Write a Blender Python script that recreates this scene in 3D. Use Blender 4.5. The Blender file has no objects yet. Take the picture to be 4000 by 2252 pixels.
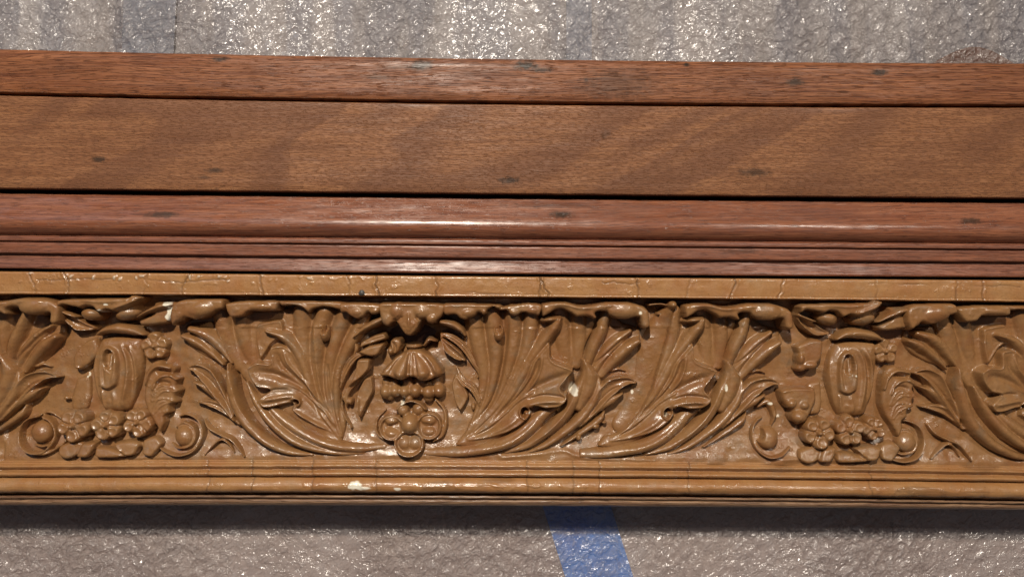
import bpy, math, random
import numpy as np

random.seed(7)
RNG = np.random.default_rng(11)
SC = bpy.context.scene
COL = SC.collection
U = 1e-4            # one unit of the drawing = 0.1 mm
CX, CY = 2000.0, 1126.0
D = 2900.0          # camera height over the frame face (same unit)
FOAM_Z = -272.0     # foam surface below the frame face

# ------------------------------------------------------------------ camera
cam_d = bpy.data.cameras.new('camera')
cam = bpy.data.objects.new('camera', cam_d)
COL.objects.link(cam)
cam.location = (0, 0, D*U)
cam_d.sensor_width = 36.0
cam_d.lens = 36.0*D/4000.0
cam_d.clip_start = 0.01
cam_d.clip_end = 20.0
SC.camera = cam

# ------------------------------------------------------------------ light
W = bpy.data.worlds.new('World'); SC.world = W
W.use_nodes = True
bg = W.node_tree.nodes.get('Background') or W.node_tree.nodes.new('ShaderNodeBackground')
bg.inputs[0].default_value = (0.95, 0.92, 1.0, 1)
bg.inputs[1].default_value = 0.055
wo = W.node_tree.nodes.get('World Output') or W.node_tree.nodes.new('ShaderNodeOutputWorld')
W.node_tree.links.new(bg.outputs[0], wo.inputs[0])

def lamp(name, x, y, z, power, col, radius):
    l = bpy.data.lights.new(name, 'POINT'); l.energy = power; l.color = col
    l.shadow_soft_size = radius
    o = bpy.data.objects.new(name, l); COL.objects.link(o)
    o.location = (x, y, z)
    return o
lamp('ceiling_lamp', -0.10, 0.43, 0.66, 27, (1.0, 0.90, 0.77), 0.018)
lamp('ceiling_lamp', 0.44, 0.40, 0.70, 6.5, (1.0, 0.90, 0.78), 0.018)
al = bpy.data.lights.new('cool_fill_light', 'AREA'); al.energy = 0.8; al.color = (0.62, 0.78, 1.0)  # large dim bluish area lamp, added as cool fill from the upper left
al.shape = 'RECTANGLE'; al.size = 0.5; al.size_y = 0.35
ao = bpy.data.objects.new('cool_fill_light', al); COL.objects.link(ao)
ao.location = (-0.75, 0.75, 0.9); ao.rotation_euler = (math.radians(-38), math.radians(-38), 0)

vs = SC.view_settings
vs.view_transform = 'Standard'; vs.look = 'None'; vs.exposure = 0.0; vs.gamma = 1.0
vs.use_curve_mapping = False
SC.render.resolution_x = 1024; SC.render.resolution_y = 576

# ------------------------------------------------------------------ node helper
class NT:
    def __init__(s, name):
        s.m = bpy.data.materials.new(name); s.m.use_nodes = True
        s.t = s.m.node_tree; s.t.nodes.clear()
        s.out = s.t.nodes.new('ShaderNodeOutputMaterial')
        tc = s.t.nodes.new('ShaderNodeTexCoord')
        s.px = s.vmul(tc.outputs['Object'], (1/U, 1/U, 1/U))
    def n(s, kind, **kw):
        nd = s.t.nodes.new(kind)
        for k, v in kw.items(): setattr(nd, k, v)
        return nd
    def l(s, a, b): s.t.links.new(a, b)
    def put(s, sock, v):
        if hasattr(v, 'is_linked') or hasattr(v, 'links'): s.l(v, sock)
        else: sock.default_value = v
    def vmul(s, v, k):
        nd = s.n('ShaderNodeVectorMath', operation='MULTIPLY')
        s.put(nd.inputs[0], v); nd.inputs[1].default_value = k
        return nd.outputs[0]
    def vadd(s, v, k):
        nd = s.n('ShaderNodeVectorMath', operation='ADD')
        s.put(nd.inputs[0], v); s.put(nd.inputs[1], k)
        return nd.outputs[0]
    def rot(s, v, a):
        nd = s.n('ShaderNodeVectorRotate', rotation_type='Z_AXIS')
        s.put(nd.inputs['Vector'], v); nd.inputs['Angle'].default_value = a
        return nd.outputs[0]
    def noise(s, sc, v=None, det=3, rough=0.5, dist=0.0, off=0):
        vv = s.vmul(v if v is not None else s.px, sc if isinstance(sc, tuple) else (sc, sc, sc))
        if off: vv = s.vadd(vv, (off, off*1.7, off*.6))
        nd = s.n('ShaderNodeTexNoise')
        nd.inputs['Scale'].default_value = 1.0; nd.inputs['Detail'].default_value = det
        nd.inputs['Roughness'].default_value = rough; nd.inputs['Distortion'].default_value = dist
        s.l(vv, nd.inputs['Vector'])
        return nd.outputs[0]
    def ramp(s, f, stops, interp='LINEAR'):
        nd = s.n('ShaderNodeValToRGB'); cr = nd.color_ramp; cr.interpolation = interp
        while len(cr.elements) < len(stops): cr.elements.new(0.5)
        for e, (p, c) in zip(cr.elements, stops):
            e.position = p
            e.color = (c, c, c, 1) if not isinstance(c, tuple) else (*c, 1)
        s.put(nd.inputs[0], f)
        return nd.outputs[0]
    def mix(s, f, a, b, mode='MIX'):
        nd = s.n('ShaderNodeMixRGB', blend_type=mode)
        s.put(nd.inputs[0], f)
        for i, v in ((1, a), (2, b)):
            if isinstance(v, tuple) and len(v) == 3: v = (*v, 1)
            s.put(nd.inputs[i], v)
        return nd.outputs[0]
    def math(s, op, a, b=0.0, clamp=False):
        nd = s.n('ShaderNodeMath', operation=op, use_clamp=clamp)
        s.put(nd.inputs[0], a); s.put(nd.inputs[1], b)
        return nd.outputs[0]
    def mrange(s, v, a, b, c=0.0, d=1.0):
        nd = s.n('ShaderNodeMapRange'); nd.interpolation_type = 'SMOOTHSTEP'
        s.put(nd.inputs[0], v)
        for i, q in enumerate((a, b, c, d)): nd.inputs[i+1].default_value = q
        return nd.outputs[0]
    def spot(s, x, y, rx, ry, wob=0.5, off=0):
        """soft irregular stain centred on a place of the board"""
        v = s.vadd(s.px, (-(x-CX), -(CY-y), 0))
        v = s.vmul(v, (1/rx, 1/ry, 0))
        nd = s.n('ShaderNodeVectorMath', operation='LENGTH'); s.l(v, nd.inputs[0])
        nz = s.noise(0.06, det=3, off=off+x*.013)
        d_ = s.math('ADD', s.math('MULTIPLY', nd.outputs['Value'], .72), s.math('MULTIPLY', s.math('SUBTRACT', nz, 0.5), wob*2.5))
        return s.mrange(d_, 1.0, 0.2)
    def bump(s, h, dist, strength=1.0, normal=None):
        nd = s.n('ShaderNodeBump'); nd.inputs['Strength'].default_value = strength
        nd.inputs['Distance'].default_value = dist*U
        s.put(nd.inputs['Height'], h)
        if normal is not None: s.l(normal, nd.inputs['Normal'])
        return nd.outputs[0]
    def attr(s, name):
        nd = s.n('ShaderNodeAttribute'); nd.attribute_name = name
        return nd.outputs['Fac']
    def bsdf(s, col, rough, normal=None, spec=0.5, coat=0.0, coat_r=0.2, coat_n=None):
        p = s.n('ShaderNodeBsdfPrincipled')
        if isinstance(col, tuple) and len(col) == 3: col = (*col, 1)
        s.put(p.inputs['Base Color'], col); s.put(p.inputs['Roughness'], rough)
        s.put(p.inputs['Specular IOR Level'], spec)
        s.put(p.inputs['Coat Weight'], coat); s.put(p.inputs['Coat Roughness'], coat_r)
        if normal is not None: s.l(normal, p.inputs['Normal'])
        if coat_n is not None: s.l(coat_n, p.inputs['Coat Normal'])
        return p
    def done(s, p):
        s.l(p.outputs[0], s.out.inputs['Surface']); return s.m

# ------------------------------------------------------------------ materials
def gold_material(name, k, film, red, gl):
    g = NT(name)
    n1 = g.noise(1/170, det=4, rough=.6); n2 = g.noise(1/85, det=5, rough=.62, off=3)
    n3 = g.noise(1/7, det=3, rough=.65, off=9)
    c = lambda *a: tuple(v*k for v in a)
    base = g.mix(g.mrange(n1, .35, .65), c(0.38, 0.178, 0.063), c(0.43, 0.222, 0.086))
    base = g.mix(g.mrange(n2, .50, .78, 0, film), base, c(0.30, 0.215, 0.135))        # dusty greyish film
    base = g.mix(g.mrange(g.noise(1/110, det=3, off=21), .50, .7, 0, red), base, c(0.35, 0.140, 0.048))
    base = g.mix(g.mrange(n3, .35, .75, 0, .30), base, c(0.22, 0.10, 0.038))
    base = g.mix(g.mrange(g.noise(1/9, det=2, off=33), .68, .75, 0, .5), base, (0.09, 0.045, 0.02))
    base = g.mix(g.attr('dirt'), base, (0.06, 0.034, 0.018))
    base = g.mix(g.attr('chip'), base, (0.86, 0.80, 0.66))
    bmp = g.bump(g.noise(1/9, det=4, rough=.6, off=5), 1.1)
    bmp = g.bump(g.noise((1/50, 1/30, 1/30), det=3, off=15), 1.8, normal=bmp)
    rgh = g.mrange(g.noise(1/35, det=4, off=2), .3, .7, .26, .52)
    # brittle, flaked varnish that catches the light in patches
    fk = g.math('MULTIPLY', g.mrange(g.noise(1/48, det=4, off=51), .60, .72), g.noise(1/6, det=2, rough=.6, off=61))
    bmp = g.bump(fk, 3.0, normal=bmp)
    return g.done(g.bsdf(base, rgh, bmp, spec=.5, coat=gl, coat_r=.13, coat_n=bmp))

SPOTS = {}
def wood(name, c_lo, c_hi, c_dark, streak=(1/420, 1/9), bands=False, spots=(), purple=0.0, gloss=(.32, .5), spec=.5, coat=.12, bk=1.0):
    g = NT(name)
    wob = g.noise((1/900, 1/200, 0), det=2, off=4)
    v = g.vadd(g.px, g.vmul(g.mix(1.0, (0, 0, 0), wob), (0, 60, 0)))
    s1 = g.noise((streak[0], streak[1], 0), v=v, det=5, rough=.65)
    s2 = g.noise((1/150, 1/3.2, 0), v=v, det=3, rough=.6, off=8)
    col = g.mix(g.mrange(s1, .32, .68), c_lo, c_hi)
    col = g.mix(g.mrange(s2, .40, .72, 0, .60), col, c_dark)
    if bands:
        big = g.rot(g.px, math.radians(-21))
        nb = g.noise((1/1500, 1/420, 0), v=big, det=2, rough=.45, dist=.7, off=2.3)
        rings = g.math('FRACT', g.math('MULTIPLY', g.math('ADD', nb, g.math('MULTIPLY', g.noise(1/60, det=4, rough=.7, off=71), .035)), 5.2))
        band = g.math('MULTIPLY', g.mrange(rings, .25, .70), g.mrange(rings, 1.0, .86))
        col = g.mix(g.math('MULTIPLY', band, .58), col, (0.135, 0.055, 0.028))
        pv = g.rot(g.px, math.radians(4))
        por = g.noise((1/30, 1/3.4, 0), v=pv, det=2, rough=.5, off=5)
        pm = g.mrange(por, .52, .62, 0, .72)
        col = g.mix(pm, col, (0.16, 0.07, 0.035))
    else:
        por = g.noise((1/60, 1/3.0, 0), v=v, det=2, rough=.5, off=5)
        pm = g.mrange(por, .55, .66, 0, .72)
        col = g.mix(pm, col, c_dark)
    big = g.noise((1/600, 1/70, 0), det=3, off=12)
    col = g.mix(g.mrange(big, .45, .75, 0, .35), col, c_dark)
    if purple:
        col = g.mix(g.mrange(g.noise((1/500, 1/30, 0), det=3, off=17), .45, .7, 0, purple), col, (0.14, 0.065, 0.055))
    for i, (x, y, rx, ry, k) in enumerate(spots):
        col = g.mix(g.math('MULTIPLY', g.spot(x, y, rx, ry, off=i), min(1, k*1.12)), col, (0.032, 0.020, 0.013))
    h = g.math('ADD', g.math('MULTIPLY', s2, .6), g.math('MULTIPLY', pm, -0.9))
    b = g.bump(h, 1.5*bk)
    b = g.bump(g.noise((1/260, 1/40, 0), det=2, off=30), 3.0*bk, normal=b)
    rg = g.mrange(g.noise((1/200, 1/25, 0), det=3, off=14), .3, .7, gloss[0], gloss[1])
    return g.done(g.bsdf(col, rg, b, spec=spec, coat=coat, coat_r=.22))

M_GOLD = gold_material('bronze_paint_on_mouldings', .95, .35, .40, .6)
M_CARVE = gold_material('bronze_paint_on_carving', .70, .75, .65, .44)
M_TOP = wood('top_board_walnut', (0.155, 0.050, 0.020), (0.32, 0.125, 0.053), (0.055, 0.018, 0.009),
             spots=[(2682, 252, 12, 8, 1.0), (2290, 312, 8, 6, .6), (862, 231, 34, 9, .8), (1646, 256, 42, 24, .75), (1590, 262, 110, 10, .35), (2054, 256, 50, 20, .9), (2116, 274, 40, 12, .7),
                    (3102, 322, 45, 14, .75), (3436, 283, 34, 15, .85), (2420, 330, 160, 60, .40), (1470, 300, 60, 14, .4)], spec=.28, coat=.05)
M_PANEL = wood('panel_board_walnut', (0.225, 0.094, 0.041), (0.315, 0.143, 0.064), (0.11, 0.041, 0.018), streak=(1/300, 1/14), bands=True,
               spots=[(384, 621, 32, 13, .75), (835, 664, 34, 11, .65), (795, 692, 26, 8, .45), (1990, 703, 42, 14, .75), (2369, 524, 22, 18, .35), (2950, 673, 62, 17, .6)], gloss=(.42, .58), spec=.25, coat=.04)
M_CUSH = wood('red_stained_wood', (0.20, 0.064, 0.030), (0.33, 0.130, 0.066), (0.08, 0.030, 0.020), purple=.22, coat=.45, spec=.4, bk=.5,
              spots=[(629, 837, 70, 13, .7), (2194, 838, 50, 13, .8), (3801, 862, 44, 13, .7), (2150, 800, 200, 12, .3)], gloss=(.20, .36))
M_STEP = wood('red_stained_wood_edge', (0.185, 0.062, 0.033), (0.32, 0.125, 0.068), (0.08, 0.032, 0.022), purple=.25, spec=.4, bk=.7,
              spots=[(2900, 980, 90, 10, .4)], gloss=(.30, .45))
M_FOOT = wood('dark_stained_wood', (0.17, 0.085, 0.048), (0.40, 0.245, 0.14), (0.07, 0.035, 0.022), gloss=(.28, .45))
M_BACK = wood('backing_wood', (0.11, 0.042, 0.022), (0.15, 0.06, 0.03), (0.06, 0.025, 0.015))

def foam_material():
    g = NT('polyethylene_foam')
    warp = g.noise(1/60, det=2, off=7)
    v = g.vadd(g.px, g.vmul(g.mix(1.0, (0, 0, 0), warp), (60, 60, 0)))
    vo = g.n('ShaderNodeTexVoronoi', feature='SMOOTH_F1'); vo.inputs['Scale'].default_value = 1.0
    vo.inputs['Smoothness'].default_value = .5
    g.l(g.vmul(v, (1/44, 1/44, 1/44)), vo.inputs['Vector'])
    n1 = g.noise(1/27, v=v, det=2, rough=.55, dist=1.2, off=2)
    region = g.mrange(g.noise((1/520, 1/1500, 0), det=2, off=41), .38, .60, .35, 1.0)
    h = g.math('ADD', g.math('MULTIPLY', vo.outputs['Distance'], .9), n1)
    b = g.bump(g.math('MULTIPLY', h, region), 46.0)
    # the fine ribs pressed into the film
    rb = g.noise((1/13, 1/240, 0), det=2, off=3)
    b = g.bump(rb, 2.5, normal=b)
    col = g.mix(g.mrange(g.noise((1/160, 1/700, 0), det=4, off=6), .35, .7), (0.42, 0.375, 0.36), (0.54, 0.505, 0.50))
    p = g.bsdf(col, .24, b, spec=1.0, coat=1.0, coat_r=.16, coat_n=b)
    p.inputs['IOR'].default_value = 1.9; p.inputs['Coat IOR'].default_value = 1.8
    tr = g.n('ShaderNodeBsdfTransparent')
    mx = g.n('ShaderNodeMixShader')
    g.put(mx.inputs[0], g.mrange(n1, .3, .7, .36, .54))
    g.l(tr.outputs[0], mx.inputs[1]); g.l(p.outputs[0], mx.inputs[2])
    g.l(mx.outputs[0], g.out.inputs['Surface'])
    return g.m
M_FOAM = foam_material()

def plain(name, a, b, rough=.6, sc=1/200):
    g = NT(name)
    col = g.mix(g.mrange(g.noise(sc, det=4), .35, .65), a, b)
    return g.done(g.bsdf(col, rough, g.bump(g.noise(1/20, det=3), 2.0)))
def floor_material():
    g = NT('mottled_grey_brown_board')
    sep = g.n('ShaderNodeSeparateXYZ'); g.l(g.px, sep.inputs[0])
    a = g.mix(g.mrange(g.noise(1/260, det=4), .35, .65), (0.58, 0.45, 0.41), (0.68, 0.54, 0.49))
    b = g.mix(g.mrange(g.noise((1/120, 1/800, 0), det=4, off=8), .38, .62), (0.22, 0.215, 0.25), (0.38, 0.345, 0.335))
    col = g.mix(g.mrange(sep.outputs['Y'], 0, 400), a, b)
    return g.done(g.bsdf(col, .6, g.bump(g.noise(1/20, det=3), 2.0)))
M_FLOOR = floor_material()
M_BLUE = plain('blue_film', (0.09, 0.30, 0.92), (0.12, 0.36, 0.96))
M_BLUE2 = plain('faded_blue_film', (0.22, 0.24, 0.30), (0.30, 0.32, 0.39))
M_NAIL = plain('dark_iron', (0.05, 0.045, 0.04), (0.09, 0.08, 0.075), .45, 1/6)
M_GESSO = plain('white_gesso', (0.80, 0.77, 0.68), (0.88, 0.86, 0.80), .7, 1/12)

ZRY = [0, 1060, 1170, 1300, 1600, 1800, 1890, 1925, 1945, 1975]; ZRZ = [0, -8, -25, -62, -52, -32, -14, -28, -46, -62]
# ------------------------------------------------------------------ mesh helpers
def mesh_obj(name, co, faces, mat, parent=None, attrs=None, smooth=True):
    """co: (n,3) in drawing units (x right, y down, z up), faces: (m,4) int"""
    me = bpy.data.meshes.new(name)
    co = np.asarray(co, dtype=np.float64); faces = np.asarray(faces, dtype=np.int32)
    w = np.empty((len(co), 3), dtype=np.float32)
    w[:, 0] = (co[:, 0]-CX)*U; w[:, 1] = (CY-co[:, 1])*U; w[:, 2] = co[:, 2]*U
    k = faces.shape[1]
    if parent is not None:      # the recessed parts are drawn a little larger, as they really are
        q = 1-np.interp(co[:, 1]-dY(co[:, 0], co[:, 1]), ZRY, ZRZ)/D
        w[:, 0] *= q; w[:, 1] *= q
    me.vertices.add(len(w)); me.vertices.foreach_set('co', w.ravel())
    me.loops.add(faces.size); me.loops.foreach_set('vertex_index', faces.ravel())
    me.polygons.add(len(faces))
    me.polygons.foreach_set('loop_start', np.arange(0, faces.size, k, dtype=np.int32))
    me.polygons.foreach_set('loop_total', np.full(len(faces), k, dtype=np.int32))
    me.polygons.foreach_set('use_smooth', np.full(len(faces), bool(smooth)))
    me.update(calc_edges=True); me.validate()
    if attrs:
        for an, av in attrs.items():
            a = me.attributes.new(an, 'FLOAT', 'POINT')
            a.data.foreach_set('value', np.asarray(av, dtype=np.float32))
    me.materials.append(mat)
    o = bpy.data.objects.new(name, me); COL.objects.link(o)
    if parent is not None: adopt(o, parent)
    return o

def adopt(o, p):
    o.parent = p
    o.matrix_parent_inverse = world_of(p).inverted()
def world_of(o):
    from mathutils import Matrix
    m = Matrix.Translation(o.location)
    if o.parent is not None: m = world_of(o.parent) @ o.matrix_parent_inverse @ m
    return m

def grid_faces(ny, nx, keep=None):
    i = np.arange(ny*nx).reshape(ny, nx)
    f = np.stack([i[:-1, :-1], i[1:, :-1], i[1:, 1:], i[:-1, 1:]], -1).reshape(-1, 4)
    if keep is not None: f = f[keep.ravel()]
    return f

def blur(a, s):
    r = max(1, int(math.ceil(3*s))); k = np.exp(-.5*(np.arange(-r, r+1)/s)**2); k /= k.sum()
    for ax in (0, 1):
        p = np.pad(a, [(r, r) if q == ax else (0, 0) for q in (0, 1)], mode='edge')
        a = sum(k[j]*(p[j:j+a.shape[0], :] if ax == 0 else p[:, j:j+a.shape[1]]) for j in range(2*r+1))
    return a
NZ = RNG.standard_normal((512, 2048))
def mknoise(s):
    f = blur(NZ if s > 1 else NZ, s); return f/f.std()
N_A, N_B = mknoise(2.2), mknoise(9.0)
N_C = mknoise(24.0)
def sample(N, X, Y, step):
    return N[(np.floor(Y/step).astype(int)) % N.shape[0], (np.floor(X/step).astype(int)) % N.shape[1]]

# the long lines of the frame are slightly bowed: reference height (mid) -> left / right heights
LT = [(-400, -439, -384), (232, 193, 248), (397, 361, 409), (757, 736, 774), (930, 914, 948), (1008, 987, 1022), (1070, 1048, 1083),
      (1160, 1149, 1179), (1788, 1791, 1813), (1851, 1851, 1871), (1935, 1934, 1957), (1974, 1972, 1990), (2600, 2590, 2610)]
LY = np.array([t[0] for t in LT], float); LL = np.array([t[1]-t[0] for t in LT], float); LR = np.array([t[2]-t[0] for t in LT], float)
def dY(x, yr):
    l = np.interp(yr, LY, LL); r = np.interp(yr, LY, LR); u = (np.asarray(x)-2000.0)/2000.0
    return (r-l)/2*u + (r+l)/2*u*u

PROFILE_BED = [(1150, -60), (1166, -98), (1300, -102), (1450, -98), (1600, -87), (1700, -70), (1760, -50), (1782, -40), (1800, -38)]
PBY = np.array([p[0] for p in PROFILE_BED], float); PBZ = np.array([p[1] for p in PROFILE_BED], float)
def bed(X, Y):
    return np.interp(Y - dY(X, Y), PBY, PBZ)

X0, X1 = -380.0, 4380.0
def strip(name, prof, mat, parent, nx=120, wob=0.0, rough_step=None, side=None, closed=-120.0, attrs_fn=None, dens=None):
    """a long moulding: prof = [(yref, z)], swept along the rail, with a skirt down to `closed` at both edges"""
    P = [(prof[0][0], closed)] + list(prof) + [(prof[-1][0], closed)]
    if dens:
        Q = [P[0]]
        body = P[1:-1]
        for (a, za), (b, zb) in zip(body[:-1], body[1:]):
            n = max(1, int(round(math.hypot(b-a, zb-za)/dens)))
            for k in range(n): Q.append((a+(b-a)*k/n, za+(zb-za)*k/n))
        Q += [body[-1], P[-1]]; P = Q
    xs = np.linspace(X0, X1, nx)
    yr = np.array([p[0] for p in P], float)[:, None]; z = np.array([p[1] for p in P], float)[:, None]
    X = np.broadcast_to(xs, (len(P), nx)); Yr = np.broadcast_to(yr, X.shape)
    Y = Yr + dY(X, Yr)
    Z = np.broadcast_to(z, X.shape).copy()
    att = {'dirt': np.zeros(X.size), 'chip': np.zeros(X.size)}
    if wob:
        Y = Y + wob*.9*np.interp(xs, np.linspace(X0, X1, 160), RNG.standard_normal(160))[None, :]*np.where((Yr > P[1][0]) & (Yr < P[-2][0]), 1, .4)
        Z[1:-1] += wob*(1.0*sample(N_B, X, Y*3, 3.0) + .55*sample(N_A, X, Y, 4.0))[1:-1]
    if attrs_fn:
        dz, dirt, chip = attrs_fn(X, Y)
        Z[1:-1] += dz[1:-1]; att = {'dirt': dirt.ravel(), 'chip': chip.ravel()}
    co = np.stack([X, Y, Z], -1).reshape(-1, 3)
    f = grid_faces(len(P), nx)
    o = mesh_obj(name, co, f, mat, parent, att)
    # bottom and end caps so that the piece is a closed solid
    return o

# ------------------------------------------------------------------ carving engine
STEP = 2.5
def crom(pts, n=14):
    p = np.array(pts, float)
    if len(p) == 2: return np.linspace(p[0], p[1], n)
    q = np.vstack([2*p[0]-p[1], p, 2*p[-1]-p[-2]]); out = []
    for i in range(1, len(q)-2):
        t = np.linspace(0, 1, n, endpoint=False)[:, None]
        a, b, c, d = q[i-1], q[i], q[i+1], q[i+2]
        out.append(.5*((2*b)+(-a+c)*t+(2*a-5*b+4*c-d)*t*t+(-a+3*b-3*c+d)*t**3))
    out.append(q[-2][None]); return np.vstack(out)
def along(vals, n_seg, n=14):
    m = len(vals); return np.interp(np.linspace(0, 1, n_seg), np.linspace(0, 1, m), vals)

PROF = {
 'R': lambda t: np.sqrt(np.clip(1-t*t, 0, 1)),
 'W': lambda t: 1-.55*np.abs(t)**2.6,
 'D': lambda t: np.where(np.abs(t) < .8, .80+.20*(np.abs(t)/.8)**2, 1-.5*((np.abs(t)-.8)/.2)**2),
 'F': lambda t: (1-np.abs(t)**5),
 'C': lambda t: np.where(np.abs(t) < .86, .58+.42*(np.abs(t)/.86)**2, 1-.6*((np.abs(t)-.86)/.14)**2),
 'V': lambda t: np.where(np.abs(t) < .86, .45+.5*(np.abs(t)/.86)**2, .95-.6*((np.abs(t)-.86)/.14)**2)+.42*np.exp(-(t/.17)**2),
 'P': lambda t: np.clip((t+1)/2, 0, 1)**.8,
 'N': lambda t: np.clip((1-t)/2, 0, 1)**.8,
}
class Canvas:
    def __init__(s, x0, y0, x1, y1):
        s.x0 = math.floor(x0/STEP)*STEP; s.y0 = math.floor(y0/STEP)*STEP
        s.nx = int((x1-s.x0)/STEP)+2; s.ny = int((y1-s.y0)/STEP)+2
        s.H = np.full((s.ny, s.nx), -34.0)
    def win(s, ax, ay, bx, by):
        i0 = max(0, int((ax-s.x0)/STEP)); i1 = min(s.nx, int((bx-s.x0)/STEP)+2)
        j0 = max(0, int((ay-s.y0)/STEP)); j1 = min(s.ny, int((by-s.y0)/STEP)+2)
        if i1 <= i0 or j1 <= j0: return None
        X, Y = np.meshgrid(s.x0+STEP*np.arange(i0, i1), s.y0+STEP*np.arange(j0, j1))
        return (slice(j0, j1), slice(i0, i1)), X, Y
    def put(s, sl, m, val, mode):
        h = s.H[sl]
        if mode == 'max': s.H[sl] = np.where(m, np.maximum(h, val), h)
        elif mode == 'over': s.H[sl] = np.where(m, val, h)
        elif mode == 'add': s.H[sl] = np.where(h > -20, h+val, h)

def near(C, X, Y):
    P = X.shape; x = X.ravel()[:, None]; y = Y.ravel()[:, None]
    a = C[:-1]; b = C[1:]; d = b-a; L2 = (d**2).sum(1)+1e-9
    t = np.clip(((x-a[:, 0])*d[:, 0]+(y-a[:, 1])*d[:, 1])/L2, 0, 1)
    qx = a[:, 0]+t*d[:, 0]; qy = a[:, 1]+t*d[:, 1]
    dd = (x-qx)**2+(y-qy)**2
    k = dd.argmin(1); r = np.arange(len(k))
    dist = np.sqrt(dd[r, k]); s_ = (k+t[r, k])
    cr = d[k, 0]*(y[:, 0]-a[k, 1])-d[k, 1]*(x[:, 0]-a[k, 0])
    return dist.reshape(P), s_.reshape(P), np.sign(cr).reshape(P)

def inside(poly, X, Y):
    m = np.zeros(X.shape, bool); n = len(poly)
    for i in range(n):
        x1, y1 = poly[i]; x2, y2 = poly[(i+1) % n]
        if y1 == y2: continue
        c = ((y1 > Y) != (y2 > Y)) & (X < (x2-x1)*(Y-y1)/(y2-y1)+x1)
        m ^= c
    return m

# op constructors (plain tuples so that they can be shifted)
def S(pts, w, h, prof='R', b=0.0, mode='max'): return ('S', pts, w, h, prof, b, mode)
def G(pts, amp, w): return ('G', pts, amp, w)
def P(pts, h, e=8, grad=(0, 0), rim=0.0, mode='max', smooth=True): return ('P', pts, h, e, grad, rim, mode, smooth)
def B(x, y, rx, ry, h, b=0.0, ang=0.0, mode='max', prof='R'): return ('B', [(x, y)], rx, ry, h, b, ang, mode, prof)

def xf(ops, dx, dy):
    out = []
    for o in ops: out.append((o[0], [(x+dx, y+dy) for x, y in o[1]]) + tuple(o[2:]))
    return out
def mirror(ops, cx):
    out = []
    for o in ops:
        o = list(o); o[1] = [(2*cx-x, y) for x, y in o[1]]
        if o[0] == 'B': o[6] = -o[6]
        if o[0] == 'P': o[4] = (-o[4][0], o[4][1])
        if o[0] == 'S' and o[4] in 'PN': o[4] = 'N' if o[4] == 'P' else 'P'
        out.append(tuple(o))
    return out

def closed_smooth(pts, n=5):
    p = np.array(pts, float); m = len(p); out = []
    for i in range(m):
        a, b, c, d = p[i-1], p[i], p[(i+1) % m], p[(i+2) % m]
        t = np.linspace(0, 1, n, endpoint=False)[:, None]
        k = .6
        m1 = k*(c-a)/2; m2 = k*(d-b)/2
        out.append((2*t**3-3*t*t+1)*b+(t**3-2*t*t+t)*m1+(-2*t**3+3*t*t)*c+(t**3-t*t)*m2)
    return np.vstack(out)

def run(cv, ops):
    for o in ops:
        k = o[0]
        if k == 'S':
            _, pts, w, h, prof, b, mode = o
            C = crom(pts); n = len(C)
            ws = along(w, n) if isinstance(w, (list, tuple)) else np.full(n, w)
            hs = along(h, n) if isinstance(h, (list, tuple)) else np.full(n, h)
            m = ws.max()+2
            q = cv.win(C[:, 0].min()-m, C[:, 1].min()-m, C[:, 0].max()+m, C[:, 1].max()+m)
            if q is None: continue
            sl, X, Y = q
            dist, s_, sg = near(C, X, Y)
            ww = np.interp(s_, np.arange(n), ws); hh = np.interp(s_, np.arange(n), hs)
            t = sg*dist/np.maximum(ww, .5)
            val = b + (hh-b)*PROF[prof](np.clip(t, -1, 1))
            cv.put(sl, np.abs(t) <= 1, val, mode)
        elif k == 'G':
            _, pts, amp, w = o
            C = crom(pts); n = len(C); m = 3*w
            q = cv.win(C[:, 0].min()-m, C[:, 1].min()-m, C[:, 0].max()+m, C[:, 1].max()+m)
            if q is None: continue
            sl, X, Y = q
            dist, s_, sg = near(C, X, Y)
            u = s_/(n-1); tap = np.clip(np.minimum(u, 1-u)/.18, 0, 1)**.7
            cv.put(sl, None, amp*tap*np.exp(-(dist/w)**2), 'add')
        elif k == 'P':
            _, pts, h, e, grad, rim, mode, sm = o
            C = closed_smooth(pts) if sm else np.array(pts, float)
            q = cv.win(C[:, 0].min(), C[:, 1].min(), C[:, 0].max(), C[:, 1].max())
            if q is None: continue
            sl, X, Y = q
            m = inside(C, X, Y)
            dist, _, _ = near(np.vstack([C, C[:1]]), X, Y)
            x0, y0 = pts[0]
            hh = h+grad[0]*(X-x0)+grad[1]*(Y-y0)
            f = np.sqrt(np.clip(1-(1-np.clip(dist/e, 0, 1))**2, 0, 1))
            f0 = (.74 if h >= 60 else .35) if e < 18 else .02
            val = hh*(f0+(1-f0)*f)+rim*np.exp(-((dist-5)/4.5)**2)
            cv.put(sl, m, val, mode)
        elif k == 'B':
            _, pts, rx, ry, h, b, ang, mode, prof = o
            cx, cy = pts[0]; m = max(rx, ry)
            q = cv.win(cx-m, cy-m, cx+m, cy+m)
            if q is None: continue
            sl, X, Y = q
            a = math.radians(ang); ca, sa = math.cos(a), math.sin(a)
            u = ((X-cx)*ca+(Y-cy)*sa)/rx; v = (-(X-cx)*sa+(Y-cy)*ca)/ry
            r = np.sqrt(u*u+v*v)
            cv.put(sl, r <= 1, b+(h-b)*PROF[prof](np.clip(r, 0, 1)), mode)

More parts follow.
